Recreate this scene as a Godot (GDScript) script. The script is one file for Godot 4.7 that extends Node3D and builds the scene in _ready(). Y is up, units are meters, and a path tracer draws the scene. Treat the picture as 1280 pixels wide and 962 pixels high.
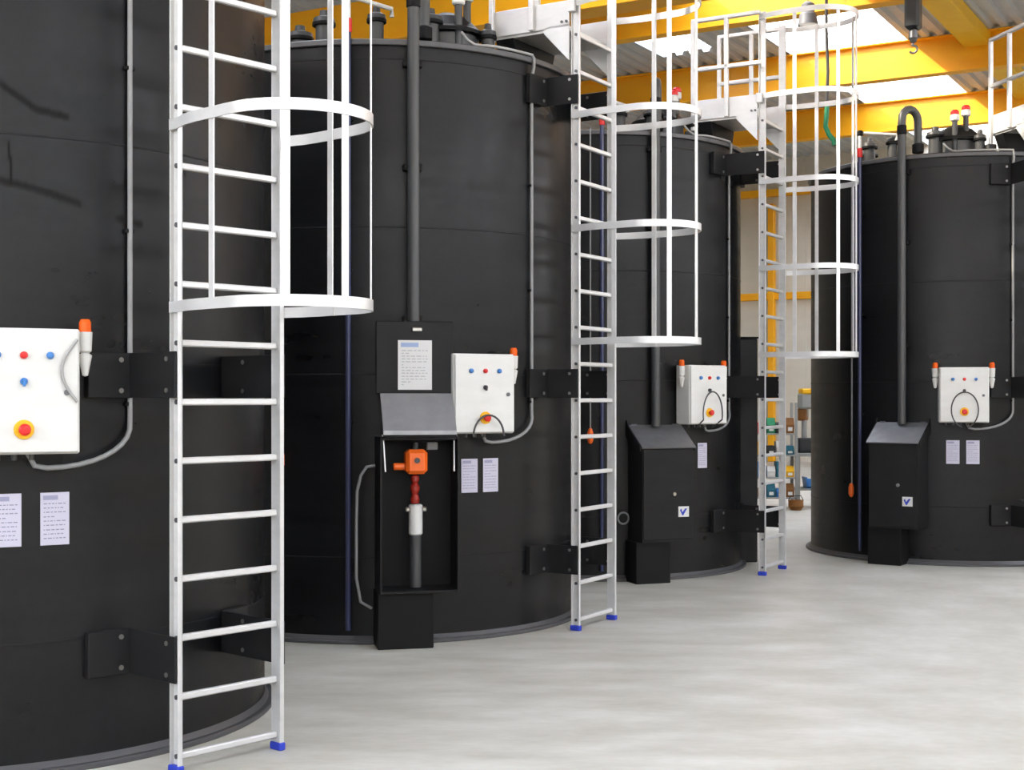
extends Node3D
# Hall of black plastic storage tanks with caged white access ladders.
# Hall axes: s runs along the tank row (30 degrees right of the view), t runs across it.

const TANK_R := 1.57
const TANK_H := 4.40
const HALL_TURN := -PI / 6.0

var mats := {}
var used := {}

# ---------------------------------------------------------------- geometry
class G:
	var v := PackedVector3Array()
	var n := PackedVector3Array()
	var u := PackedVector2Array()
	func tri(a: Vector3, b: Vector3, c: Vector3, na: Vector3, nb: Vector3, nc: Vector3, ua := Vector2.ZERO, ub := Vector2.ZERO, uc := Vector2.ZERO):
		var x := (b - a).cross(c - a)
		if x.length_squared() < 1e-16: return
		if x.dot(na + nb + nc) > 0.0:
			v.append_array([a, c, b]); n.append_array([na, nc, nb]); u.append_array([ua, uc, ub])
		else:
			v.append_array([a, b, c]); n.append_array([na, nb, nc]); u.append_array([ua, ub, uc])
	func quad(a: Vector3, b: Vector3, c: Vector3, d: Vector3, hint: Vector3):
		var m := (b - a).cross(c - a)
		if m.length_squared() < 1e-14: m = (c - a).cross(d - a)
		m = m.normalized()
		if m.dot(hint) < 0.0: m = -m
		tri(a, b, c, m, m, m, Vector2(0, 1), Vector2(1, 1), Vector2(1, 0))
		tri(a, c, d, m, m, m, Vector2(0, 1), Vector2(1, 0), Vector2(0, 0))
	# chamfered box
	func box(c: Vector3, s: Vector3, bev := 0.003, bs := Basis.IDENTITY) -> G:
		var h := s * 0.5
		bev = minf(bev, minf(h.x, minf(h.y, h.z)) * 0.6)
		var P := func(sx: float, sy: float, sz: float, ax: int) -> Vector3:
			var q := Vector3(sx * h.x, sy * h.y, sz * h.z)
			var sg := Vector3(sx, sy, sz)
			for i in 3:
				if i != ax: q[i] -= sg[i] * bev
			return c + bs * q
		for ax in 3:
			var a1 := (ax + 1) % 3
			var a2 := (ax + 2) % 3
			for sg in [-1.0, 1.0]:
				var q := []
				for w in [[-1, -1], [1, -1], [1, 1], [-1, 1]]:
					var e := Vector3.ZERO
					e[ax] = sg; e[a1] = w[0]; e[a2] = w[1]
					q.append(P.call(e.x, e.y, e.z, ax))
				var hn := Vector3.ZERO
				hn[ax] = sg
				quad(q[0], q[1], q[2], q[3], bs * hn)
			for s1 in [-1.0, 1.0]:
				for s2 in [-1.0, 1.0]:
					var e1 := Vector3.ZERO
					e1[ax] = -1; e1[a1] = s1; e1[a2] = s2
					var e2 := e1
					e2[ax] = 1
					var hn2 := Vector3.ZERO
					hn2[a1] = s1; hn2[a2] = s2
					quad(P.call(e1.x, e1.y, e1.z, a1), P.call(e2.x, e2.y, e2.z, a1), P.call(e2.x, e2.y, e2.z, a2), P.call(e1.x, e1.y, e1.z, a2), bs * hn2)
		for sx in [-1.0, 1.0]:
			for sy in [-1.0, 1.0]:
				for sz in [-1.0, 1.0]:
					var m := (bs * Vector3(sx, sy, sz)).normalized()
					tri(P.call(sx, sy, sz, 0), P.call(sx, sy, sz, 1), P.call(sx, sy, sz, 2), m, m, m)
		return self
	# surface of revolution round y; profile of (r, y) from the outside bottom upward
	func lathe(prof: Array, seg := 24, at := Vector3.ZERO, bs := Basis.IDENTITY, u0 := 0.0) -> G:
		for i in prof.size() - 1:
			var p: Vector2 = prof[i]
			var q: Vector2 = prof[i + 1]
			var t := q - p
			if t.length() < 1e-6: continue
			var nn := Vector2(t.y, -t.x).normalized()
			for k in seg:
				var a := TAU * k / seg + u0
				var b := TAU * (k + 1) / seg + u0
				var da := Vector3(cos(a), 0, sin(a))
				var db := Vector3(cos(b), 0, sin(b))
				var v00 := at + bs * (da * p.x + Vector3(0, p.y, 0))
				var v10 := at + bs * (db * p.x + Vector3(0, p.y, 0))
				var v01 := at + bs * (da * q.x + Vector3(0, q.y, 0))
				var v11 := at + bs * (db * q.x + Vector3(0, q.y, 0))
				var na := bs * (da * nn.x + Vector3(0, nn.y, 0))
				var nb := bs * (db * nn.x + Vector3(0, nn.y, 0))
				var ua := Vector2(float(k) / seg, 1.0 - p.y / 4.4)
				var ub := Vector2(float(k + 1) / seg, 1.0 - p.y / 4.4)
				var uc := Vector2(float(k + 1) / seg, 1.0 - q.y / 4.4)
				var ud := Vector2(float(k) / seg, 1.0 - q.y / 4.4)
				tri(v00, v10, v11, na, nb, nb, ua, ub, uc)
				tri(v00, v11, v01, na, nb, na, ua, uc, ud)
		return self
	func cyl(at: Vector3, r: float, h: float, seg := 16, bs := Basis.IDENTITY, bev := 0.0) -> G:
		var b := minf(bev, minf(r, h) * 0.4)
		if b > 0.0:
			return lathe([Vector2(0, 0), Vector2(r - b, 0), Vector2(r, b), Vector2(r, h - b), Vector2(r - b, h), Vector2(0, h)], seg, at, bs)
		return lathe([Vector2(0, 0), Vector2(r, 0), Vector2(r, h), Vector2(0, h)], seg, at, bs)
	func frames(p: Array) -> Array:
		var out := []
		var up := Vector3.UP
		for i in p.size():
			var a: Vector3 = p[maxi(i - 1, 0)]
			var b: Vector3 = p[mini(i + 1, p.size() - 1)]
			var t := (b - a).normalized()
			if i == 0:
				up = Vector3.UP if absf(t.y) < 0.9 else Vector3.RIGHT
			var s := t.cross(up).normalized()
			up = s.cross(t).normalized()
			out.append([s, up, t])
		return out
	func tube(p: Array, r: float, seg := 8) -> G:
		var fr := frames(p)
		for i in p.size() - 1:
			for k in seg:
				var a := TAU * k / seg
				var b := TAU * (k + 1) / seg
				var n00: Vector3 = fr[i][0] * cos(a) + fr[i][1] * sin(a)
				var n10: Vector3 = fr[i][0] * cos(b) + fr[i][1] * sin(b)
				var n01: Vector3 = fr[i + 1][0] * cos(a) + fr[i + 1][1] * sin(a)
				var n11: Vector3 = fr[i + 1][0] * cos(b) + fr[i + 1][1] * sin(b)
				var A: Vector3 = p[i]
				var B: Vector3 = p[i + 1]
				tri(A + n00 * r, A + n10 * r, B + n11 * r, n00, n10, n11)
				tri(A + n00 * r, B + n11 * r, B + n01 * r, n00, n11, n01)
		for e in [0, p.size() - 1]:
			var m: Vector3 = fr[e][2] * (-1.0 if e == 0 else 1.0)
			var C: Vector3 = p[e]
			for k in seg:
				var a := TAU * k / seg
				var b := TAU * (k + 1) / seg
				tri(C, C + (fr[e][0] * cos(a) + fr[e][1] * sin(a)) * r, C + (fr[e][0] * cos(b) + fr[e][1] * sin(b)) * r, m, m, m)
		return self
	# flat bar bent along a level path: hgt up, thk across
	func band(p: Array, hgt: float, thk: float) -> G:
		var q := []
		for i in p.size():
			var t: Vector3 = (p[mini(i + 1, p.size() - 1)] - p[maxi(i - 1, 0)]).normalized()
			var s := t.cross(Vector3.UP).normalized() * thk * 0.5
			var up := Vector3(0, hgt * 0.5, 0)
			q.append([p[i] - s - up, p[i] + s - up, p[i] + s + up, p[i] - s + up, s.normalized()])
		for i in q.size() - 1:
			var s: Vector3 = q[i][4]
			var s2: Vector3 = q[i + 1][4]
			for w in [[0, 3, -1.0], [1, 2, 1.0]]:
				tri(q[i][w[0]], q[i + 1][w[0]], q[i + 1][w[1]], s * w[2], s2 * w[2], s2 * w[2])
				tri(q[i][w[0]], q[i + 1][w[1]], q[i][w[1]], s * w[2], s2 * w[2], s * w[2])
			quad(q[i][3], q[i][2], q[i + 1][2], q[i + 1][3], Vector3.UP)
			quad(q[i][0], q[i][1], q[i + 1][1], q[i + 1][0], Vector3.DOWN)
		var f = q[0]
		quad(f[0], f[1], f[2], f[3], p[0] - p[1])
		f = q[-1]
		quad(f[0], f[1], f[2], f[3], p[-1] - p[-2])
		return self
	# polygon in the local (x, y) plane of bs, extruded by depth along its z, centred
	func prism(poly: Array, depth: float, at := Vector3.ZERO, bs := Basis.IDENTITY) -> G:
		var pk := PackedVector2Array(poly)
		var idx := Geometry2D.triangulate_polygon(pk)
		var mid := Vector2.ZERO
		for p in poly: mid += p / poly.size()
		var at3 := func(p: Vector2, z: float) -> Vector3: return at + bs * Vector3(p.x, p.y, z)
		for sg in [-1.0, 1.0]:
			var m := bs * Vector3(0, 0, sg)
			for i in range(0, idx.size(), 3):
				tri(at3.call(pk[idx[i]], sg * depth / 2), at3.call(pk[idx[i + 1]], sg * depth / 2), at3.call(pk[idx[i + 2]], sg * depth / 2), m, m, m)
		var area := 0.0
		for i in pk.size():
			area += pk[i].cross(pk[(i + 1) % pk.size()])
		for i in pk.size():
			var a := pk[i]
			var b := pk[(i + 1) % pk.size()]
			var e := (b - a).normalized()
			var o := Vector2(e.y, -e.x) * signf(area)
			quad(at3.call(a, -depth / 2), at3.call(b, -depth / 2), at3.call(b, depth / 2), at3.call(a, depth / 2), bs * Vector3(o.x, o.y, 0))
		return self
	func mesh() -> ArrayMesh:
		var m := ArrayMesh.new()
		var ar := []
		ar.resize(Mesh.ARRAY_MAX)
		ar[Mesh.ARRAY_VERTEX] = v
		ar[Mesh.ARRAY_NORMAL] = n
		ar[Mesh.ARRAY_TEX_UV] = u
		m.add_surface_from_arrays(Mesh.PRIMITIVE_TRIANGLES, ar)
		return m

func numbered(called: String) -> String:
	if not used.has(called):
		used[called] = 0
		return called
	used[called] += 1
	return "%s_%03d" % [called, used[called]]

func thing(called: String, label: String, category: String, at := Vector3.ZERO, turn := 0.0, group := "") -> Node3D:
	var o := Node3D.new()
	o.name = numbered(called)
	add_child(o)
	o.position = at
	o.rotation.y = turn
	o.set_meta("label", label)
	o.set_meta("category", category)
	if group: o.set_meta("group", group)
	return o

func setting(called: String, at := Vector3.ZERO, turn := HALL_TURN) -> Node3D:
	var o := Node3D.new()
	o.name = called
	add_child(o)
	o.position = at
	o.rotation.y = turn
	o.set_meta("kind", "structure")
	return o

func part(parent: Node3D, called: String, shape, mat: Material, at := Vector3.ZERO, turn := 0.0) -> MeshInstance3D:
	var o := MeshInstance3D.new()
	o.name = called
	o.mesh = shape.mesh() if shape is G else shape
	o.material_override = mat
	o.cast_shadow = GeometryInstance3D.SHADOW_CASTING_SETTING_ON
	parent.add_child(o, true)
	o.position = at
	o.rotation.y = turn
	return o

func bx(c: Vector3, s: Vector3, bev := 0.003) -> G:
	return G.new().box(c, s, bev)

# ---------------------------------------------------------------- materials
func plain(col: Color, rough: float, metal := 0.0, spec := 0.5) -> StandardMaterial3D:
	var m := StandardMaterial3D.new()
	m.albedo_color = col
	m.roughness = rough
	m.metallic = metal
	m.metallic_specular = spec
	return m

func noise(sd: int, freq: float, oct := 4) -> FastNoiseLite:
	var f := FastNoiseLite.new()
	f.seed = sd
	f.frequency = freq
	f.fractal_octaves = oct
	f.noise_type = FastNoiseLite.TYPE_SIMPLEX_SMOOTH
	return f

# black polyethylene sheet: cloudy dust, fine specks, faint wiping streaks; scuffs are dull rubbed strokes
func shell_material(sd: int, scuffs := []) -> StandardMaterial3D:
	var w := 1024
	var h := 512
	var cloud := noise(sd, 0.9)
	var fine := noise(sd + 1, 14.0, 2)
	var streak := noise(sd + 2, 1.0, 3)
	var im := Image.create(w, h, false, Image.FORMAT_RGB8)
	var ro := Image.create(w, h, false, Image.FORMAT_RGB8)
	for y in h:
		for x in w:
			var a := TAU * x / w
			var p := Vector3(cos(a) * TANK_R, 4.4 * y / h, sin(a) * TANK_R)
			var n1 := cloud.get_noise_3dv(p)
			var n2 := streak.get_noise_3d(p.x * 0.8, p.y * 9.0, p.z * 0.8)
			var c := 0.078 + 0.022 * n1 + 0.012 * fine.get_noise_3dv(p) + 0.014 * n2
			im.set_pixel(x, y, Color(c * 0.95, c, c * 1.10))
			var q := 0.35 + 0.10 * n1 + 0.06 * n2 + 0.04 * fine.get_noise_3dv(p * 0.5)
			ro.set_pixel(x, y, Color(q, q, q))
	for s in scuffs:
		for i in s.size() - 1:
			var a: Vector2 = s[i]
			var b: Vector2 = s[i + 1]
			var steps := int(maxf(absf((b.x - a.x) * w), absf((b.y - a.y) * h)) * 2.0) + 2
			for k in steps:
				var p := a.lerp(b, float(k) / steps)
				var px := posmod(int(p.x * w), w)
				for dy in [-2, -1, 0, 1, 2]:
					var yy := clampi(int(p.y * h) + dy, 0, h - 1)
					var f := 0.85 - 0.25 * absf(dy)
					im.set_pixel(px, yy, im.get_pixel(px, yy).lerp(Color(0.04, 0.04, 0.042), f))
					ro.set_pixel(px, yy, ro.get_pixel(px, yy).lerp(Color(0.9, 0.9, 0.9), f * 0.5))
	var m := plain(Color.WHITE, 1.0, 0.0, 0.33)
	m.albedo_texture = ImageTexture.create_from_image(im)
	m.roughness_texture = ImageTexture.create_from_image(ro)
	m.roughness_texture_channel = BaseMaterial3D.TEXTURE_CHANNEL_RED
	return m

func speckled(base: Color, var1: Color, sd: int, freq: float, rough: float, scale: float, size := 512) -> StandardMaterial3D:
	var f := noise(sd, freq, 5)
	var g := noise(sd + 7, freq * 9.0, 2)
	var im := Image.create(size, size, false, Image.FORMAT_RGB8)
	for y in size:
		for x in size:
			# torus mapping keeps the repeat seamless
			var a := TAU * x / size
			var b := TAU * y / size
			var q := Vector3((2.0 + cos(a)) * cos(b), (2.0 + cos(a)) * sin(b), sin(a))
			var k := clampf(0.5 + 0.75 * f.get_noise_3dv(q) + 0.18 * g.get_noise_3dv(q), 0.0, 1.0)
			im.set_pixel(x, y, base.lerp(var1, k))
	var m := plain(Color.WHITE, rough)
	m.albedo_texture = ImageTexture.create_from_image(im)
	m.uv1_triplanar = true
	m.uv1_world_triplanar = true
	m.uv1_scale = Vector3.ONE * scale
	return m

# printed sheet: rows of small grey print on a pale ground
func sheet_material(sd: int, ground: Color, ink: Color, head: Color, rows: int) -> StandardMaterial3D:
	var im := Image.create(96, 160, false, Image.FORMAT_RGB8)
	im.fill(ground)
	var rng := RandomNumberGenerator.new()
	rng.seed = sd
	im.fill_rect(Rect2i(8, 8, 50, 14), head)
	for r in rows:
		var y := 32 + int(r * 120.0 / rows)
		var x := 10
		while x < 80:
			var l := rng.randi_range(4, 14)
			im.fill_rect(Rect2i(x, y, mini(l, 84 - x), 3), ink)
			x += l + 4
			if rng.randf() < 0.12: break
	var m := plain(Color.WHITE, 0.35)
	m.albedo_texture = ImageTexture.create_from_image(im)
	return m

func build_materials():
	mats.shell_scuffed = shell_material(11, [
		[Vector2(0.455, 0.27), Vector2(0.445, 0.255), Vector2(0.435, 0.262), Vector2(0.42, 0.285), Vector2(0.404, 0.29)],
		[Vector2(0.452, 0.362), Vector2(0.43, 0.366), Vector2(0.412, 0.375), Vector2(0.398, 0.384)],
		[Vector2(0.432, 0.325), Vector2(0.431, 0.366)],
		[Vector2(0.38, 0.395), Vector2(0.365, 0.40)],
		[Vector2(0.345, 0.30), Vector2(0.338, 0.335)]])
	mats.shell = shell_material(23)
	mats.plastic = speckled(Color(0.115, 0.116, 0.12), Color(0.15, 0.151, 0.156), 5, 0.9, 0.40, 0.6, 256)
	mats.plastic.metallic_specular = 0.25
	mats.flange_highlight = plain(Color(0.30, 0.30, 0.31), 0.36)  # paler than the black plastic: the light the rims catch is painted in
	mats.plastic_dark = plain(Color(0.085, 0.085, 0.09), 0.5, 0.0, 0.25)
	# sheet-steel lids on the black cabinets (one material for all three)
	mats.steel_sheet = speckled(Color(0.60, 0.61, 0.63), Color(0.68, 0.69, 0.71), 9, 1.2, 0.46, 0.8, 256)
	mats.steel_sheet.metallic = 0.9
	mats.aluminium = speckled(Color(0.90, 0.905, 0.91), Color(0.96, 0.962, 0.965), 31, 1.4, 0.38, 0.7, 256)
	mats.aluminium.metallic = 0.35
	mats.steel = plain(Color(0.72, 0.72, 0.71), 0.3, 0.9)
	mats.bolt_dark = plain(Color(0.42, 0.43, 0.45), 0.4, 0.8)
	mats.pipe_grey = plain(Color(0.26, 0.265, 0.27), 0.42)
	mats.conduit = plain(Color(0.56, 0.565, 0.57), 0.42)
	mats.blue_tube = plain(Color(0.21, 0.23, 0.36), 0.25)
	mats.enclosure = speckled(Color(0.90, 0.90, 0.885), Color(0.94, 0.94, 0.93), 41, 0.7, 0.42, 0.9, 128)
	mats.rubber = plain(Color(0.08, 0.08, 0.085), 0.7)
	mats.white = plain(Color(0.92, 0.92, 0.91), 0.4)
	mats.red = plain(Color(0.82, 0.12, 0.12), 0.35)
	mats.blue = plain(Color(0.25, 0.50, 0.78), 0.3)
	mats.foot_blue = plain(Color(0.16, 0.24, 0.72), 0.5)
	mats.yellow = plain(Color(0.98, 0.74, 0.08), 0.4)
	mats.orange = plain(Color(0.96, 0.42, 0.12), 0.4)
	mats.amber = plain(Color(0.90, 0.36, 0.05), 0.2)
	mats.red_dark = plain(Color(0.55, 0.11, 0.05), 0.45)
	mats.cable = plain(Color(0.66, 0.66, 0.66), 0.45)
	mats.cable_dark = plain(Color(0.25, 0.25, 0.26), 0.5)
	mats.green = plain(Color(0.10, 0.50, 0.34), 0.5)
	mats.beam = speckled(Color(0.98, 0.68, 0.05), Color(1.0, 0.74, 0.09), 51, 0.8, 0.42, 0.35, 256)
	mats.beam_yellow = speckled(Color(0.96, 0.75, 0.14), Color(0.98, 0.80, 0.22), 53, 0.8, 0.42, 0.35, 128)
	mats.deck = speckled(Color(0.81, 0.85, 0.89), Color(0.87, 0.90, 0.93), 61, 0.8, 0.45, 0.3, 256)
	mats.wall = speckled(Color(0.88, 0.87, 0.83), Color(0.92, 0.91, 0.87), 71, 0.7, 0.55, 0.25, 256)
	mats.floor = speckled(Color(0.78, 0.765, 0.72), Color(0.90, 0.895, 0.87), 81, 1.1, 0.33, 0.14, 1024)
	mats.yard = plain(Color(0.84, 0.84, 0.83), 0.9)
	mats.plate = sheet_material(3, Color(0.80, 0.79, 0.86), Color(0.52, 0.52, 0.62), Color(0.60, 0.60, 0.72), 9)
	mats.paper = sheet_material(8, Color(0.90, 0.90, 0.90), Color(0.72, 0.73, 0.75), Color(0.60, 0.68, 0.84), 13)
	mats.cardboard = plain(Color(0.80, 0.58, 0.42), 0.8)
	mats.brown = plain(Color(0.48, 0.30, 0.08), 0.6)
	mats.teal = plain(Color(0.10, 0.38, 0.46), 0.5)
	mats.machine = plain(Color(0.60, 0.61, 0.60), 0.5)
	mats.lamp_shade = plain(Color(0.40, 0.40, 0.41), 0.5)
	mats.dark_steel = plain(Color(0.20, 0.21, 0.22), 0.45, 0.4)
	var pane := plain(Color(0.95, 0.97, 1.0, 0.12), 0.06)
	pane.transparency = BaseMaterial3D.TRANSPARENCY_ALPHA
	mats.pane = pane
	var glow := plain(Color(1, 1, 1), 0.4)
	glow.emission_enabled = true
	glow.emission = Color(1.0, 0.97, 0.92)
	glow.emission_energy_multiplier = 4.0
	mats.lamp_glow = glow

# ---------------------------------------------------------------- tank
func out_dir(phi: float) -> Vector3:
	return Vector3(cos(phi), 0, sin(phi))

func face(phi: float) -> float:       # turn that points a thing's z away from the tank
	return PI / 2 - phi

func polar(phi: float, r: float, y: float) -> Vector3:
	return Vector3(r * cos(phi), y, r * sin(phi))

# p: overflow pipe, b: control box, c: conduit, g: level tube, q: float cord (all degrees)
func tank(at: Vector3, label: String, shell: Material, p: float, b: float, c: float, g: float, q: float, float_y: float, plates: Array) -> Node3D:
	var t := thing("storage_tank", label, "tank", at, 0.0, "black storage tanks")
	part(t, "shell", G.new().lathe([Vector2(TANK_R, 0.02), Vector2(TANK_R, 4.35)], 128, Vector3.ZERO, Basis.IDENTITY, -PI / 2), shell)
	part(t, "base_flange", G.new().lathe([Vector2(0, 0), Vector2(1.625, 0), Vector2(1.63, 0.005), Vector2(1.63, 0.022), Vector2(1.624, 0.028), Vector2(1.595, 0.028), Vector2(1.572, 0.055)], 128), mats.flange_highlight)
	part(t, "lid_flange", G.new().lathe([Vector2(1.5, 4.335), Vector2(1.60, 4.335), Vector2(1.605, 4.34), Vector2(1.605, 4.372), Vector2(1.60, 4.378), Vector2(1.5, 4.38)], 128), mats.flange_highlight)
	part(t, "roof", G.new().lathe([Vector2(1.56, 4.375), Vector2(1.5, 4.40), Vector2(0.9, 4.47), Vector2(0.0, 4.52)], 96), mats.plastic)
	for y in [0.62, 1.95, 3.02, 4.24]:
		part(t, "weld_seam", G.new().lathe([Vector2(1.569, y - 0.006), Vector2(1.5725, y - 0.003), Vector2(1.5725, y + 0.003), Vector2(1.569, y + 0.006)], 128), mats.plastic)
	# overflow pipe with gooseneck
	var pr := deg_to_rad(p)
	var path := [polar(pr, 1.64, 1.50), polar(pr, 1.64, 4.72)]
	var e := polar(pr - 0.075, 1.44, 0)
	var a0 := polar(pr, 1.64, 0)
	for i in range(1, 9):
		var w := PI * i / 8.0
		path.append(a0.lerp(e, 0.5 - 0.5 * cos(w)) + Vector3(0, 4.76 + 0.12 * sin(w), 0))
	path.append(e + Vector3(0, 4.43, 0))
	var pipe := part(t, "overflow_pipe", G.new().tube(path, 0.044, 16), mats.pipe_grey)
	for y in [2.35, 3.45, 4.2]:
		part(pipe, "pipe_clamp", G.new().box(polar(pr, 1.60, y), Vector3(0.14, 0.05, 0.06), 0.006, Basis(Vector3.UP, face(pr))), mats.plastic_dark)
	part(pipe, "pipe_socket", G.new().cyl(e + Vector3(0, 4.42, 0), 0.062, 0.10, 16, Basis.IDENTITY, 0.008), mats.plastic_dark)
	part(pipe, "elbow_socket", G.new().cyl(polar(pr, 1.64, 4.60), 0.052, 0.10, 16, Basis.IDENTITY, 0.006), mats.plastic_dark)
	# conduit along the wall and down to the control box
	var cr := deg_to_rad(c)
	var br := deg_to_rad(b)
	var lo := [polar(cr, 1.59, 4.40), polar(cr, 1.612, 4.37), polar(cr, 1.612, 4.30), polar(cr, 1.59, 4.22), polar(cr, 1.59, 1.66)]
	var mid := lerpf(cr, br, 0.78)
	for i in range(1, 10):
		var w := PI / 2 * i / 9.0
		lo.append(polar(lerpf(cr, mid, 1.0 - cos(w)), 1.59 + 0.05 * sin(w), 1.66 - 0.21 * sin(w)))
	lo.append(polar(lerpf(mid, br, 0.5), 1.66, 1.462))
	lo.append(polar(lerpf(mid, br, 0.8), 1.67, 1.53))
	var con := part(t, "conduit", G.new().tube(lo, 0.013, 8), mats.conduit)
	for y in [1.75, 2.6, 3.4]:
		part(con, "conduit_clip", G.new().box(polar(cr, 1.582, y), Vector3(0.05, 0.02, 0.03), 0.003, Basis(Vector3.UP, face(cr))), mats.plastic_dark)
	var rimrun := []
	for i in 15:
		var f := i / 14.0
		rimrun.append(polar(lerpf(pr - 0.26, cr, f), lerpf(1.50, 1.60, minf(1.0, f * 3.0)), 4.395 + 0.10 * pow(maxf(0.0, 1.0 - f * 5.0), 2)))
	part(t, "roof_cable", G.new().tube(rimrun, 0.011, 6), mats.cable)
	# level tube with its elbow on the roof
	var gr := deg_to_rad(g)
	var tb := part(t, "level_tube", G.new().tube([polar(gr, 1.615, 0.10), polar(gr, 1.615, 4.42)], 0.021, 10), mats.blue_tube)
	part(tb, "tube_joint", G.new().cyl(polar(gr, 1.615, 4.42), 0.028, 0.10, 12, Basis.IDENTITY, 0.004), mats.red)
	var nz := polar(gr - 0.20, 1.36, 0)
	part(tb, "vent_elbow", G.new().tube([polar(gr, 1.615, 4.52), polar(gr, 1.615, 4.66), polar(gr, 1.60, 4.69), nz + Vector3(0, 4.66, 0), nz + Vector3(0, 4.60, 0)], 0.018, 8), mats.white)
	part(tb, "elbow_knee", G.new().cyl(polar(gr, 1.612, 4.655), 0.034, 0.06, 12, Basis.IDENTITY, 0.01), mats.plastic_dark)
	for y in [0.5, 1.6, 2.7, 3.8]:
		part(tb, "tube_clip", G.new().box(polar(gr, 1.592, y), Vector3(0.06, 0.025, 0.05), 0.003, Basis(Vector3.UP, face(gr))), mats.plastic_dark)
	# cord with float
	var qr := deg_to_rad(q)
	var cd := part(t, "level_cord", G.new().tube([polar(qr, 1.60, float_y), polar(qr, 1.60, 4.40)], 0.009, 6), mats.conduit)
	part(cd, "level_float", G.new().lathe([Vector2(0, 0), Vector2(0.018, 0.01), Vector2(0.03, 0.04), Vector2(0.03, 0.11), Vector2(0.018, 0.15), Vector2(0, 0.16)], 12, polar(qr, 1.61, float_y - 0.12)), mats.orange)
	# data plates
	for d in plates:
		var dr := deg_to_rad(d)
		part(t, "data_plate", bx(Vector3.ZERO, Vector3(0.135, 0.25, 0.006), 0.001), mats.plate, polar(dr, 1.575, 1.205), face(dr))
	# roof fittings
	var spots := [[10.0, 1.30, 0.075, 0.17], [31.0, 1.15, 0.09, 0.20], [-10.0, 1.15, 0.10, 0.22], [-32.0, 1.25, 0.07, 0.15], [52.0, 0.95, 0.11, 0.18]]
	for s in spots:
		var o := polar(pr + deg_to_rad(s[0]), s[1], 4.40)
		var nzl := part(t, "nozzle", G.new().cyl(o, s[2] * 0.72, s[3], 16), mats.pipe_grey)
		part(nzl, "nozzle_flange", G.new().cyl(o + Vector3(0, s[3], 0), s[2], 0.03, 16, Basis.IDENTITY, 0.004), mats.plastic_dark)
		part(nzl, "nozzle_cap", G.new().lathe([Vector2(s[2] * 0.95, 0), Vector2(s[2] * 0.9, 0.03), Vector2(s[2] * 0.4, 0.05), Vector2(s[2] * 0.35, 0.09), Vector2(0, 0.10)], 16, o + Vector3(0, s[3] + 0.03, 0)), mats.pipe_grey)
	var mo := polar(pr - deg_to_rad(22), 0.98, 4.42)
	var mh := part(t, "manhole", G.new().cyl(mo, 0.25, 0.16, 28, Basis.IDENTITY, 0.01), mats.pipe_grey)
	part(mh, "manhole_cover", G.new().lathe([Vector2(0.29, 0), Vector2(0.29, 0.03), Vector2(0.26, 0.05), Vector2(0.17, 0.14), Vector2(0.06, 0.19), Vector2(0, 0.195)], 28, mo + Vector3(0, 0.16, 0)), mats.plastic_dark)
	for s in [[-20.0, 1.22, 0.36], [-26.0, 1.15, 0.42]]:
		var o := polar(pr + deg_to_rad(s[0]), s[1], 4.42)
		var sn := part(t, "level_sensor", G.new().cyl(o, 0.03, s[2], 12), mats.pipe_grey)
		part(sn, "sensor_head", G.new().cyl(o + Vector3(0, s[2], 0), 0.05, 0.07, 14, Basis.IDENTITY, 0.01), mats.white)
		part(sn, "sensor_cap", G.new().lathe([Vector2(0.046, 0), Vector2(0.046, 0.03), Vector2(0.03, 0.05), Vector2(0, 0.055)], 14, o + Vector3(0, s[2] + 0.07, 0)), mats.red)
	return t

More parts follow.
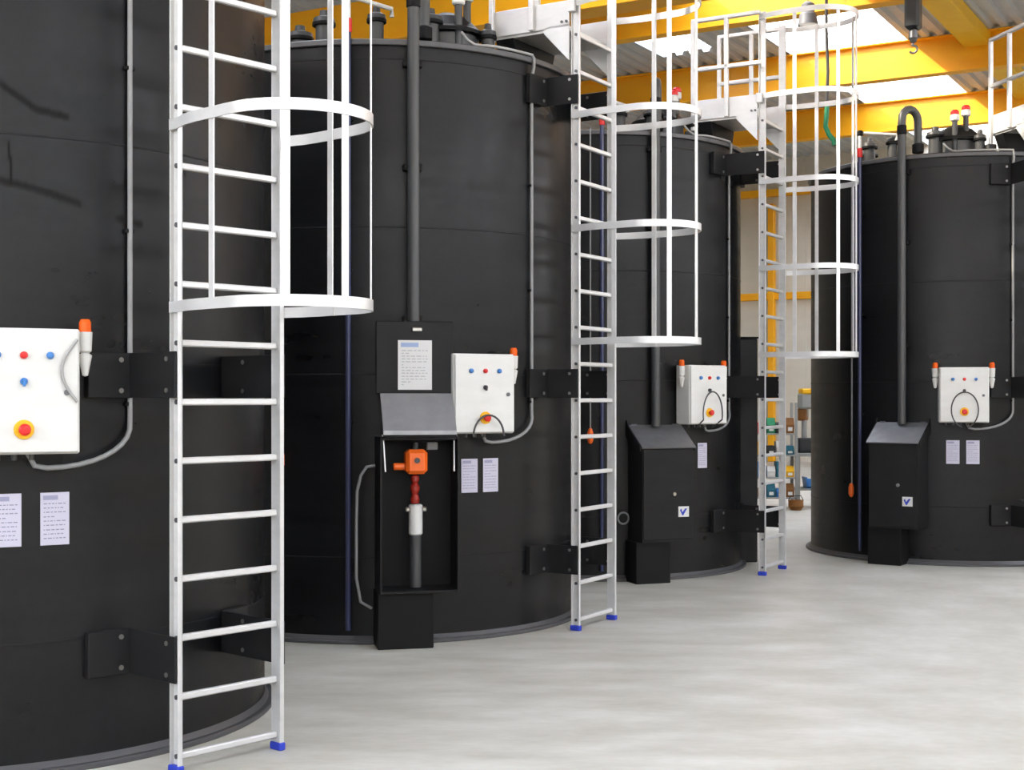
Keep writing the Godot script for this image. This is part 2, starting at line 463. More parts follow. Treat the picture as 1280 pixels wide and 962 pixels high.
# ---------------------------------------------------------------- caged ladder
func ladder(c: Vector3, alpha_deg: float, tank_at: Vector3, label: String, brackets := [0.54, 1.89, 4.14]) -> Node3D:
	var al := deg_to_rad(alpha_deg)
	var o := thing("caged_ladder", label, "ladder", c, face(al), "caged access ladders")
	for s in [-1.0, 1.0]:
		# channel section: web plus two small flanges turned outward
		var st := G.new().box(Vector3(s * 0.294, 2.84, 0), Vector3(0.006, 5.62, 0.07), 0.001)
		st.box(Vector3(s * 0.303, 2.84, 0.032), Vector3(0.026, 5.62, 0.006), 0.001)
		st.box(Vector3(s * 0.303, 2.84, -0.032), Vector3(0.026, 5.62, 0.006), 0.001)
		var stile := part(o, "stile", st, mats.aluminium)
		for k in 17:
			var bt := G.new().cyl(Vector3(s * 0.297, 0.080 + 0.28 * k, 0), 0.012, 0.008, 8, Basis(Vector3(0, 0, 1), -s * PI / 2))
			part(stile, "bolt", bt, mats.bolt_dark)
		part(o, "rubber_foot", bx(Vector3(s * 0.303, 0.02, 0), Vector3(0.04, 0.04, 0.085), 0.006), mats.foot_blue)
	var rung := bx(Vector3.ZERO, Vector3(0.58, 0.032, 0.032), 0.006).mesh()
	for k in 17:
		part(o, "rung", rung, mats.aluminium, Vector3(0, 0.080 + 0.28 * k, 0))
	var path := [Vector3(-0.318, 0, -0.03), Vector3(-0.322, 0, 0.04), Vector3(-0.35, 0, 0.14), Vector3(-0.36, 0, 0.24), Vector3(-0.36, 0, 0.51)]
	for i in range(1, 24):
		var w := PI - PI * i / 24.0
		path.append(Vector3(0.36 * cos(w), 0, 0.51 + 0.36 * sin(w)))
	for i in range(4, -1, -1):
		path.append(Vector3(-path[i].x, 0, path[i].z))
	var hoop := G.new().band(path, 0.052, 0.008).mesh()
	for y in [2.21, 3.075, 3.94, 4.80, 5.60]:
		var hp := part(o, "hoop", hoop, mats.aluminium, Vector3(0, y, 0))
	var bar := bx(Vector3.ZERO, Vector3(0.038, 3.44, 0.007), 0.001).mesh()
	for q in [[-0.352, 0.35, -PI / 2], [0.352, 0.35, PI / 2], [-0.252, 0.757, -PI / 4], [0.252, 0.757, PI / 4], [0.0, 0.863, 0.0]]:
		part(o, "cage_bar", bar, mats.aluminium, Vector3(q[0], 3.905, q[1]), q[2])
	# black stand-off brackets: web from the stile back to the tank wall, foot along the wall
	var inv := o.transform.affine_inverse()
	var tc: Vector3 = inv * tank_at
	for y in brackets:
		for s in [-1.0, 1.0]:
			var x: float = s * 0.322
			var dx: float = x - tc.x
			var zw: float = tc.z + sqrt(maxf(0.02, TANK_R * TANK_R - dx * dx))
			var len: float = -zw + 0.02
			var br := part(o, "bracket", bx(Vector3(x, y, zw + len / 2 + 0.008), Vector3(0.014, 0.22, len), 0.003), mats.plastic)
			var nrm := Vector3(dx, 0, zw - tc.z).normalized()
			var tng := Vector3(nrm.z, 0, -nrm.x)
			var fc: Vector3 = Vector3(x, y, zw) + tng * s * 0.105 + nrm * 0.006
			var outward := Vector3(fc.x - tc.x, 0, fc.z - tc.z).normalized()
			fc = Vector3(tc.x, y, tc.z) + outward * (TANK_R + 0.020)
			var bs := Basis(Vector3(outward.z, 0, -outward.x), Vector3.UP, outward)
			part(br, "bracket_foot", G.new().box(fc, Vector3(0.215, 0.22, 0.046), 0.004, bs), mats.plastic)
			for dy in [-0.075, 0.075]:
				part(br, "bolt", G.new().cyl(fc + Vector3(0, dy, 0) + outward * 0.020 - tng * s * 0.06, 0.013, 0.012, 8, bs * Basis(Vector3.RIGHT, PI / 2)), mats.steel)
				for zz in ([-0.04] if s < 0.0 else [-0.04, zw + len * 0.38]):
					part(br, "bolt", G.new().cyl(Vector3(x - 0.012, y + dy, zz), 0.012, 0.024, 8, Basis(Vector3(0, 0, 1), -PI / 2)), mats.steel)
	return o

func platform(c: Vector3, alpha_deg: float, label: String) -> Node3D:
	var o := thing("access_platform", label, "platform", c, face(deg_to_rad(alpha_deg)), "white platforms on the tank tops")
	part(o, "deck_plate", bx(Vector3(0, 4.615, -0.40), Vector3(0.64, 0.03, 0.68), 0.003), mats.aluminium)
	part(o, "support_beam", G.new().prism([Vector2(-0.33, 4.60), Vector2(0.33, 4.60), Vector2(0.26, 4.40), Vector2(-0.26, 4.40)], 0.16, Vector3(0, 0, -0.62)), mats.plastic_dark)
	var bs := Basis(Vector3(0, 0, -1), Vector3.UP, Vector3(1, 0, 0))
	for s in [-1.0, 1.0]:
		part(o, "toe_board", bx(Vector3(s * 0.335, 4.72, -0.39), Vector3(0.012, 0.20, 0.70), 0.002), mats.aluminium)
		part(o, "gusset", G.new().prism([Vector2(0.04, 4.36), Vector2(0.04, 4.64), Vector2(0.26, 4.64), Vector2(0.26, 4.59)], 0.012, Vector3(s * 0.335, 0, 0), bs), mats.aluminium)
		for z in [-0.72, -0.36]:
			var y0 := 4.41 if z < -0.5 else 4.62
			var post := part(o, "post", bx(Vector3(s * 0.36, (y0 + 5.63) / 2, z), Vector3(0.042, 5.63 - y0, 0.042), 0.006), mats.aluminium)
			if z < -0.5:
				part(post, "post_foot", bx(Vector3(s * 0.36, 4.45, z - 0.02), Vector3(0.11, 0.12, 0.11), 0.01), mats.pipe_grey)
		for y in [5.13, 5.63]:
			part(o, "handrail", bx(Vector3(s * 0.36, y, -0.37), Vector3(0.042, 0.042, 0.74), 0.008), mats.aluminium)
		part(o, "stile_bracket", bx(Vector3(s * 0.335, 4.78, -0.02), Vector3(0.03, 0.10, 0.06), 0.003), mats.aluminium)
		for z in [-0.06, -0.10]:
			part(o, "bolt", G.new().cyl(Vector3(s * 0.337, 4.66, z), 0.011, 0.014, 8, Basis(Vector3(0, 0, 1), -s * PI / 2)), mats.bolt_dark)
	return o

# ---------------------------------------------------------------- control box
func control_box(tank_at: Vector3, b: float, label: String, beacons: Array, loop: int) -> Node3D:
	var br := deg_to_rad(b)
	var o := thing("control_box", label, "control box", tank_at + polar(br, TANK_R, 1.52), face(br), "white control boxes on the tanks")
	part(o, "body", bx(Vector3(0, 0.29, 0.095), Vector3(0.50, 0.58, 0.19), 0.008), mats.enclosure)
	var d := part(o, "door", bx(Vector3(0, 0.29, 0.20), Vector3(0.485, 0.565, 0.018), 0.006), mats.enclosure)
	var fz := 0.209
	var rt := Basis(Vector3.RIGHT, PI / 2)
	for q in [[-0.115, "blue"], [0.0, "red"], [0.115, "blue"]]:
		var l := part(d, "indicator", G.new().lathe([Vector2(0.017, 0), Vector2(0.017, 0.012), Vector2(0.011, 0.022), Vector2(0, 0.024)], 14, Vector3(q[0], 0.455, fz), rt), mats[q[1]])
	part(d, "selector_switch", G.new().cyl(Vector3(0, 0.335, fz), 0.017, 0.012, 14, rt).box(Vector3(0, 0.33, fz + 0.02), Vector3(0.012, 0.036, 0.02), 0.002), mats.blue if loop == 0 else mats.cable_dark)
	part(d, "emergency_stop_collar", G.new().cyl(Vector3(0, 0.115, fz), 0.045, 0.01, 22, rt, 0.002), mats.yellow)
	part(d, "emergency_stop_button", G.new().lathe([Vector2(0.014, 0.01), Vector2(0.014, 0.03), Vector2(0.027, 0.032), Vector2(0.027, 0.044), Vector2(0.018, 0.05), Vector2(0, 0.051)], 18, Vector3(0, 0.115, fz), rt), mats.red)
	part(d, "door_lock", G.new().cyl(Vector3(0.19, 0.285, fz), 0.014, 0.008, 12, rt), mats.bolt_dark)
	for s in beacons:
		var x: float = s * 0.285
		var bb := part(o, "beacon", G.new().lathe([Vector2(0.0, 0.36), Vector2(0.014, 0.365), Vector2(0.032, 0.46), Vector2(0.018, 0.47), Vector2(0.03, 0.48), Vector2(0.034, 0.57), Vector2(0, 0.57)], 16, Vector3(x, 0, 0.12)), mats.enclosure)
		part(bb, "beacon_lens", G.new().lathe([Vector2(0.028, 0.57), Vector2(0.028, 0.615), Vector2(0.02, 0.63), Vector2(0, 0.632)], 16, Vector3(x, 0, 0.12)), mats.amber)
		part(bb, "beacon_arm", bx(Vector3(s * 0.258, 0.50, 0.12), Vector3(0.03, 0.025, 0.03), 0.003), mats.enclosure)
	for i in 4:
		part(o, "cable_gland", G.new().cyl(Vector3(-0.18 + 0.075 * i, -0.03, 0.10), 0.014, 0.032, 8), mats.pipe_grey)
	var pts := []
	if loop == 0:
		for i in 17:
			var f := i / 16.0
			pts.append(Vector3(0.235 - 0.07 * sin(PI * f) , 0.53 - 0.29 * f, fz + 0.012))
	elif loop == 1:
		for i in 17:
			var w := PI * i / 16.0
			pts.append(Vector3(-0.125 * cos(w), -0.02 + 0.155 * sin(w), fz + 0.055))
	elif loop == 2:
		for i in 21:
			var w := -0.25 + (PI + 0.5) * i / 20.0
			pts.append(Vector3(-0.13 * cos(w), 0.10 + 0.22 * sin(w), fz + 0.05))
		pts.push_front(Vector3(-0.11, -0.03, 0.14))
		pts.append(Vector3(0.11, -0.03, 0.14))
	else:
		for i in 29:
			var w := -PI / 2 - 0.2 + (TAU - 0.4) * -i / 28.0
			pts.append(Vector3(0.135 * cos(w), 0.135 + 0.185 * sin(w), fz + 0.05))
	part(o, "cable_loop", G.new().tube(pts, 0.0075, 6), mats.cable_dark if loop != 0 else mats.cable)
	return o

# ---------------------------------------------------------------- filling cabinets
func cabinet_closed(tank_at: Vector3, phi_deg: float, label: String) -> Node3D:
	var pr := deg_to_rad(phi_deg)
	var o := thing("filling_cabinet", label, "cabinet", tank_at + polar(pr, TANK_R - 0.01, 0), face(pr), "closed black cabinets on the tanks")
	var side := Basis(Vector3(0, 0, 1), Vector3.UP, Vector3(-1, 0, 0))
	part(o, "body", G.new().prism([Vector2(0.0, 0.40), Vector2(0.335, 0.40), Vector2(0.335, 1.31), Vector2(0.04, 1.495), Vector2(0.0, 1.495)], 0.53, Vector3.ZERO, side), mats.plastic)
	var ln := Vector2(0.185, 0.295).normalized()
	var a := Vector2(0.03, 1.505)
	var b := Vector2(0.365, 1.297)
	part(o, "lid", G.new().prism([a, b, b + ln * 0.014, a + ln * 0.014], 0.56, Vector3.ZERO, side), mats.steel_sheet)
	part(o, "door", bx(Vector3(0, 0.86, 0.341), Vector3(0.515, 0.86, 0.014), 0.003), mats.plastic)
	var lt := part(o, "latch", G.new().cyl(Vector3(0.06, 0.86, 0.347), 0.018, 0.02, 12, Basis(Vector3.RIGHT, PI / 2), 0.003), mats.steel)
	var st := part(o, "sticker", bx(Vector3(0.16, 0.69, 0.349), Vector3(0.11, 0.10, 0.002), 0.0), mats.white)
	part(st, "sticker_print", G.new().prism([Vector2(0.12, 0.705), Vector2(0.145, 0.655), Vector2(0.155, 0.655), Vector2(0.195, 0.72), Vector2(0.175, 0.72), Vector2(0.145, 0.685), Vector2(0.135, 0.72)], 0.001, Vector3(0, 0, 0.3507)), mats.foot_blue)
	for s in [-1.0, 1.0]:
		part(o, "side_ear", G.new().prism([Vector2(0.0, 1.40), Vector2(0.335, 1.27), Vector2(0.335, 1.325), Vector2(0.06, 1.50), Vector2(0.03, 1.56), Vector2(0.0, 1.56)], 0.012, Vector3(s * 0.287, 0, 0), side), mats.plastic)
	part(o, "plinth", bx(Vector3(-0.12, 0.20, 0.14), Vector3(0.36, 0.40, 0.26), 0.006), mats.plastic_dark)
	for s in [-1.0, 1.0]:
		part(o, "hinge", G.new().cyl(Vector3(s * 0.22 - 0.03, 1.515, 0.03), 0.012, 0.06, 8, Basis(Vector3(0, 0, 1), -PI / 2)), mats.bolt_dark)
	return o

func cabinet_open(tank_at: Vector3, phi_deg: float, label: String) -> Node3D:
	var pr := deg_to_rad(phi_deg)
	var o := thing("filling_cabinet", label, "cabinet", tank_at + polar(pr, TANK_R - 0.01, 0), face(pr))
	part(o, "back_panel", bx(Vector3(0, 0.95, 0.03), Vector3(0.56, 1.10, 0.02)), mats.plastic_dark)
	for s in [-1.0, 1.0]:
		part(o, "side_panel", bx(Vector3(s * 0.275, 0.95, 0.18), Vector3(0.014, 1.10, 0.32)), mats.plastic)
		part(o, "gas_strut", G.new().tube([Vector3(s * 0.255, 1.52, 0.28), Vector3(s * 0.245, 1.26, 0.33)], 0.009, 8), mats.steel)
	part(o, "floor_panel", bx(Vector3(0, 0.41, 0.18), Vector3(0.56, 0.02, 0.32)), mats.plastic)
	part(o, "top_rail", bx(Vector3(0, 1.495, 0.30), Vector3(0.56, 0.025, 0.05)), mats.plastic)
	part(o, "plinth", bx(Vector3(-0.09, 0.20, 0.14), Vector3(0.40, 0.40, 0.26), 0.006), mats.plastic_dark)
	var side := Basis(Vector3(0, 0, 1), Vector3.UP, Vector3(-1, 0, 0))
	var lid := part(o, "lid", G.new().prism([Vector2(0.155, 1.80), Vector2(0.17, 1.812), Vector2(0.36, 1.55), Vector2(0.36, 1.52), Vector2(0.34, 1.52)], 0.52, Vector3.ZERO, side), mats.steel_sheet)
	part(lid, "lid_lip", bx(Vector3(0, 1.515, 0.345), Vector3(0.52, 0.03, 0.02)), mats.plastic_dark)
	var up := part(o, "raised_door", bx(Vector3(-0.01, 2.07, 0.15), Vector3(0.56, 0.52, 0.03), 0.006), mats.plastic)
	part(up, "instruction_sheet", bx(Vector3(-0.01, 2.015, 0.167), Vector3(0.245, 0.355, 0.004), 0.0), mats.paper)
	part(up, "door_handle", bx(Vector3(0.005, 2.27, 0.17), Vector3(0.075, 0.03, 0.02), 0.006), mats.steel)
	# motor valve inside
	var v := part(o, "valve_actuator", bx(Vector3(-0.01, 1.325, 0.20), Vector3(0.155, 0.175, 0.15), 0.025), mats.orange)
	part(v, "position_indicator", G.new().cyl(Vector3(-0.01, 1.335, 0.275), 0.02, 0.012, 14, Basis(Vector3.RIGHT, PI / 2)), mats.cable_dark)
	part(v, "hand_knob", G.new().cyl(Vector3(-0.17, 1.29, 0.20), 0.026, 0.085, 14, Basis(Vector3(0, 0, 1), -PI / 2), 0.005), mats.orange)
	part(v, "cable_gland", G.new().cyl(Vector3(-0.01, 1.41, 0.20), 0.02, 0.05, 10), mats.pipe_grey)
	part(o, "valve_stem", G.new().lathe([Vector2(0, 1.02), Vector2(0.03, 1.03), Vector2(0.034, 1.06), Vector2(0.022, 1.09), Vector2(0.034, 1.12), Vector2(0.034, 1.15), Vector2(0.02, 1.17), Vector2(0.03, 1.19), Vector2(0.03, 1.22), Vector2(0, 1.24)], 14, Vector3(-0.015, 0, 0.20)), mats.red_dark)
	var vb := part(o, "valve_body", G.new().cyl(Vector3(-0.01, 0.80, 0.20), 0.05, 0.22, 18, Basis.IDENTITY, 0.01), mats.white)
	for s in [-1.0, 1.0]:
		part(vb, "union_nut", bx(Vector3(-0.01 + s * 0.06, 0.985, 0.22), Vector3(0.035, 0.035, 0.035), 0.008), mats.steel)
	part(o, "fill_pipe", G.new().tube([Vector3(-0.01, 0.43, 0.20), Vector3(-0.01, 0.80, 0.20)], 0.042, 14), mats.pipe_grey)
	part(o, "socket_outlet", bx(Vector3(0.13, 1.43, 0.06), Vector3(0.08, 0.055, 0.05), 0.006), mats.cable)
	part(o, "side_hose", G.new().tube([Vector3(-0.30, 1.30, 0.20), Vector3(-0.36, 1.29, 0.20), Vector3(-0.40, 1.23, 0.19), Vector3(-0.425, 1.12, 0.18), Vector3(-0.43, 0.9, 0.17), Vector3(-0.43, 0.5, 0.17), Vector3(-0.40, 0.33, 0.17), Vector3(-0.32, 0.28, 0.15)], 0.011, 8), mats.conduit)
	return o

# ---------------------------------------------------------------- hall
func hall(t: float, y: float, s: float) -> Vector3:     # hall coordinates to world
	return Basis(Vector3.UP, HALL_TURN) * Vector3(t, y, -s)

func i_beam(len: float, h: float, w: float) -> G:
	var g := G.new()
	g.box(Vector3(0, h - 0.0125, 0), Vector3(len, 0.025, w), 0.002)
	g.box(Vector3(0, 0.0125, 0), Vector3(len, 0.025, w), 0.002)
	g.box(Vector3(0, h / 2, 0), Vector3(len, h - 0.05, 0.02), 0.001)
	return g

const ROOF_Y := 8.48
const T0 := -20.05
const SHEET := 1.125
const COLS := 27
const BAYS := [-9.0, -4.2, 0.9, 6.0, 11.0, 16.05, 21.14, 26.24, 31.4, 37.4]

func roof_sheet_mesh(len: float) -> ArrayMesh:
	var g := G.new()
	var prof := []
	for i in 4:
		var x := -SHEET / 2 + SHEET * i / 4.0
		var q := SHEET / 4.0
		prof.append_array([Vector2(x, 0.0), Vector2(x + q * 0.40, 0.0), Vector2(x + q * 0.52, 0.07), Vector2(x + q * 0.88, 0.07)])
	prof.append(Vector2(SHEET / 2, 0.0))
	var poly := prof.duplicate()
	poly.append(Vector2(SHEET / 2, 0.16))
	poly.append(Vector2(-SHEET / 2, 0.16))
	g.prism(poly, len)
	return g.mesh()

func build_hall():
	var fl := setting("floor")
	part(fl, "slab", bx(hl(-4.9, -0.10, 14.2), Vector3(30.6, 0.20, 46.9), 0.0), mats.floor)
	var yard := setting("floor_outside")
	part(yard, "paving", bx(hl(-4.9, -0.26, 14.2), Vector3(110, 0.1, 120), 0.0), mats.yard)
	# walls
	var we := setting("wall_end")
	for k in 31:
		part(we, "wall_panel", bx(hl(-20.05 + 0.49 + k * 0.987, 4.35, 37.47), Vector3(0.982, 8.8, 0.12), 0.004), mats.wall)
	var wl := setting("wall_left")
	part(wl, "wall_sheet", bx(hl(-20.2, 4.2, 14.2), Vector3(0.2, 8.8, 46.9)), mats.wall)
	var wr := setting("wall_right")
	# long unseen window band, added to the right wall for its light
	part(wr, "wall_sheet", bx(hl(10.5, 2.4, 14.2), Vector3(0.2, 4.8, 46.9)), mats.wall)
	part(wr, "wall_sheet", bx(hl(10.5, 8.2, 14.2), Vector3(0.2, 0.8, 46.9)), mats.wall)
	for k in 9:
		part(wr, "pier", bx(hl(10.5, 6.3, -8.5 + k * 5.66), Vector3(0.2, 3.0, 0.9)), mats.wall)
		if k < 8:
			var wn := setting("window_%d" % (k + 1))
			part(wn, "pane", bx(hl(10.5, 6.3, -8.5 + (k + 0.5) * 5.66), Vector3(0.02, 3.0, 4.76), 0.0), mats.pane)
	# the wall behind the viewpoint: closed below, unseen high windows added above for front light
	var wb := setting("wall_back")
	part(wb, "wall_sheet", bx(hl(-4.85, 2.0, -9.2), Vector3(30.5, 4.0, 0.2)), mats.wall)
	part(wb, "wall_sheet", bx(hl(-4.85, 8.2, -9.2), Vector3(30.5, 0.8, 0.2)), mats.wall)
	for k in 7:
		part(wb, "pier", bx(hl(-19.8 + k * 5.0, 5.9, -9.2), Vector3(0.6, 3.8, 0.2)), mats.wall)
		if k < 6:
			var wn := setting("window_%d" % (k + 9))
			part(wn, "pane", bx(hl(-17.3 + k * 5.0, 5.9, -9.2), Vector3(4.4, 3.8, 0.02), 0.0), mats.pane)
	# roof
	var ce := setting("ceiling")
	var cache := {}
	var sk := 0
	for i in BAYS.size() - 1:
		var s0: float = BAYS[i]
		var s1: float = BAYS[i + 1]
		for k in COLS:
			var tx := T0 + SHEET * (k + 0.5)
			var runs := [[s0, s1, (k in [10, 11, 19, 20])]]  # the right-hand pair of columns is an unseen rooflight strip, added for light
			if i == 6 and k == 8:
				runs = [[s0, 23.2, false], [23.2, 25.1, true], [25.1, s1, false]]
			for r in runs:
				var len: float = snappedf(r[1] - r[0], 0.01)
				if r[2]:
					sk += 1
					var w := setting("window_%d" % (100 + sk))
					part(w, "rooflight_pane", bx(hl(tx, ROOF_Y + 0.10, (r[0] + r[1]) / 2), Vector3(SHEET - 0.02, 0.012, len - 0.02), 0.0), mats.pane)
				else:
					if not cache.has(len): cache[len] = roof_sheet_mesh(len)
					part(ce, "roof_sheet", cache[len], mats.deck, hl(tx, ROOF_Y, (r[0] + r[1]) / 2))
	# roof beams across the hall
	var words := ["behind the viewpoint", "straight above the viewpoint", "over the nearest tank", "between the second and third tanks", "above the crane girder", "crossing above the third tank's railing", "sunlit, crossing behind the chain hoist's hook", "sunlit, just above the rightmost tank's top fittings"]
	for i in range(1, BAYS.size() - 1):
		var b := thing("roof_beam", "deep orange steel roof beam, " + words[i - 1], "beam", hall(-4.9, ROOF_Y - 0.70, BAYS[i]), HALL_TURN, "orange roof beams")
		part(b, "beam_profile", i_beam(30.2, 0.695, 0.26), mats.beam)
	# purlin-like long beam
	var lb := thing("long_beam", "yellow beam running lengthwise under the roof at upper right", "beam", hall(-5.3, ROOF_Y - 0.26, 14.2), HALL_TURN)
	part(lb, "beam_profile", bx(Vector3(0, 0.12, 0), Vector3(0.46, 0.24, 46.0), 0.01), mats.beam_yellow)
	# end wall steel
	var er := thing("wall_rail", "orange rail along the top of the cream end wall", "rail", hall(-4.9, 7.42, 37.3), HALL_TURN)
	part(er, "rail_profile", bx(Vector3(0, 0.1, 0), Vector3(30.2, 0.20, 0.2), 0.01), mats.beam)
	var er2 := thing("wall_rail", "thin orange rail halfway up the cream end wall", "rail", hall(-4.9, 4.52, 37.31), HALL_TURN)
	part(er2, "rail_profile", bx(Vector3(0, 0.1, 0), Vector3(30.2, 0.20, 0.18), 0.01), mats.beam)
	var oc := thing("wall_column", "orange steel column on the end wall seen through the third ladder", "column", hall(-13.1, 0, 37.25), HALL_TURN)
	part(oc, "column_profile", bx(Vector3(0, 3.6, 0), Vector3(0.17, 7.2, 0.20), 0.01), mats.beam)
	# overhead crane
	var cr := thing("crane_girder", "orange overhead crane girder crossing above the second tank", "crane", hall(-4.9, 6.87, 16.4), HALL_TURN)
	part(cr, "girder", bx(Vector3(0, 0.33, 0), Vector3(29.6, 0.62, 0.36), 0.01), mats.beam)
	part(cr, "rail_flange", bx(Vector3(0, 0.012, 0), Vector3(29.6, 0.024, 0.46), 0.004), mats.beam)
	for s in [-1.0, 1.0]:
		part(cr, "end_carriage", bx(Vector3(s * 14.7, 0.35, 0), Vector3(0.4, 0.5, 1.8), 0.02), mats.beam_yellow)

# hall coordinates inside a node that already carries the hall's turn
func hl(t: float, y: float, s: float) -> Vector3:
	return Vector3(t, y, -s)

func high_bay(t: float, s: float, label: String, lit := 6.0):
	var o := thing("pendant_lamp", label, "lamp", hall(t, 7.50, s), HALL_TURN, "pendant lamps under the roof")
	part(o, "shade", G.new().lathe([Vector2(0.15, 0.0), Vector2(0.155, 0.0), Vector2(0.13, 0.16), Vector2(0.10, 0.20), Vector2(0.10, 0.32), Vector2(0.05, 0.36), Vector2(0, 0.365)], 24), mats.lamp_shade)
	part(o, "lamp_lens", G.new().cyl(Vector3(0, 0.02, 0), 0.135, 0.015, 24), mats.lamp_glow)
	part(o, "hanger", G.new().tube([Vector3(0, 0.36, 0), Vector3(0, 0.98, 0)], 0.008, 6), mats.cable_dark)
	var l := AreaLight3D.new()
	l.name = "lamp_light"
	l.area_size = Vector2(0.24, 0.24)
	l.light_energy = lit
	l.light_color = Color(1.0, 0.97, 0.92)
	l.shadow_enabled = true
	o.add_child(l)
	l.rotation.x = -PI / 2
	l.position.y = 0.0

# ---------------------------------------------------------------- scene
func _ready():
	# camera
	var cam := Camera3D.new()
	cam.name = "camera"
	add_child(cam)
	cam.position = Vector3(0, 1.78, 0)
	var near := 0.05
	cam.set_frustum(near * 962.0 / 1731.0, Vector2(0, near * 16.0 / 1731.0), near, 200.0)
	cam.current = true
	# sky, exposure
	var we := WorldEnvironment.new()
	we.name = "world"
	var env := Environment.new()
	var sky := Sky.new()
	var sm := ProceduralSkyMaterial.new()
	sm.sky_top_color = Color(0.92, 0.95, 1.0)
	sm.sky_horizon_color = Color(1.0, 0.99, 0.97)
	sm.ground_bottom_color = Color(0.5, 0.49, 0.47)
	sm.ground_horizon_color = Color(0.7, 0.7, 0.69)
	sm.sky_energy_multiplier = 7.0
	sm.ground_energy_multiplier = 3.0
	sky.sky_material = sm
	env.background_mode = Environment.BG_SKY
	env.sky = sky
	env.tonemap_mode = Environment.TONE_MAPPER_LINEAR
	env.tonemap_exposure = 0.11
	env.sdfgi_enabled = true
	env.ssao_enabled = true
	env.ssil_enabled = true
	we.environment = env
	add_child(we)
	# sun, slanting through the rooflights
	var sun := DirectionalLight3D.new()
	sun.name = "sun"
	add_child(sun)
	sun.light_energy = 32.0
	sun.light_color = Color(1.0, 0.95, 0.86)
	sun.light_angular_distance = 1.5
	sun.shadow_enabled = true
	sun.look_at_from_position(Vector3.ZERO, Vector3(1.0, -0.70, -0.231), Vector3.UP)

	build_materials()
	build_hall()

	# tanks
	var A := Vector3(-3.012, 0, -7.931)
	var B := Vector3(-1.057, 0, -11.618)
	var C := Vector3(0.891, 0, -15.033)
	var D := Vector3(5.104, 0, -16.202)
	tank(A, "nearest black cylindrical storage tank, cut by the left edge of the picture", mats.shell_scuffed, 85.0, 64.0, 44.6, 102.0, 112.0, 1.31, [66.0, 58.0])
	tank(B, "second black cylindrical tank with the open cabinet on its wall", mats.shell, 77.9, 61.0, 40.6, 94.5, 113.4, 1.37, [61.9, 55.3])
	tank(C, "third black cylindrical tank, between the two middle ladders", mats.shell, 72.0, 54.0, 33.4, 90.7, 94.7, 1.45, [50.2])
	tank(D, "black cylindrical tank standing apart at the right edge", mats.shell, 124.3, 102.3, 83.3, 142.5, 147.0, 0.80, [105.8, 98.4])

	# ladders and platforms
	var LA := Vector3(-1.390, 0, -6.79)
	var LB := Vector3(0.6445, 0, -10.857)
	var LC := Vector3(2.66, 0, -14.14)
	var LD := Vector3(5.66, 0, -14.29)
	ladder(LA, 42.0, A, "large white caged ladder in front of the nearest tank")
	ladder(LB, 31.0, B, "white caged ladder between the second and third tanks")
	ladder(LC, 30.0, C, "white caged ladder standing right of the third tank")
	ladder(LD, 78.0, D, "white caged ladder of the rightmost tank, past the right edge")
	platform(LA, 42.0, "white railed platform atop the nearest tank's ladder")
	platform(LB, 31.0, "white railed platform atop the second tank")
	platform(LC, 30.0, "white railed platform atop the third tank")
	platform(LD, 78.0, "white railed platform atop the rightmost tank")

	# control boxes
	control_box(A, 64.0, "large white control box on the nearest tank at left edge", [1.0], 0)
	control_box(B, 61.0, "white control box beside the open cabinet", [1.0], 1)
	control_box(C, 54.0, "white control box with two beacons on the third tank", [-1.0, 1.0], 2)
	control_box(D, 102.3, "white control box with two beacons on the rightmost tank", [-1.0, 1.0], 3)

	# cabinets
	cabinet_open(B, 77.6, "open black cabinet with grey metal lid, instruction sheet and orange valve")
	cabinet_closed(C, 71.6, "closed black cabinet with sloping grey metal lid on the third tank")
	cabinet_closed(D, 124.6, "closed black cabinet with sloping grey metal lid on the rightmost tank")

	# narrow duct on the flank of the third tank
	var du := thing("service_duct", "tall narrow black box beside the third tank, behind its ladder bracket", "duct", C + polar(deg_to_rad(-4.0), TANK_R, 0), face(deg_to_rad(-4.0)))
	part(du, "body", bx(Vector3(0, 1.21, 0.09), Vector3(0.34, 2.42, 0.20), 0.01), mats.plastic)
	part(du, "cover", bx(Vector3(0, 2.43, 0.09), Vector3(0.36, 0.02, 0.22), 0.005), mats.plastic_dark)
	var ring := thing("hose_coupling", "small grey ring coupling low on the third tank beside its cabinet", "coupling", C + polar(deg_to_rad(83.5), TANK_R, 0.56), face(deg_to_rad(83.5)))
	var rp := []
	for i in 25:
		rp.append(Vector3(0.052 * cos(TAU * i / 24.0), 0.055 + 0.055 * sin(TAU * i / 24.0), 0.07))
	part(ring, "ring", G.new().tube(rp, 0.009, 8), mats.conduit)
	part(ring, "stub", G.new().cyl(Vector3(0, 0.055, -0.01), 0.045, 0.075, 16, Basis(Vector3.RIGHT, PI / 2)), mats.plastic_dark)

	crane_hoist()
	high_bay(-6.7, 20.7, "grey pendant lamp hanging before the large rooflight")
	clutter()

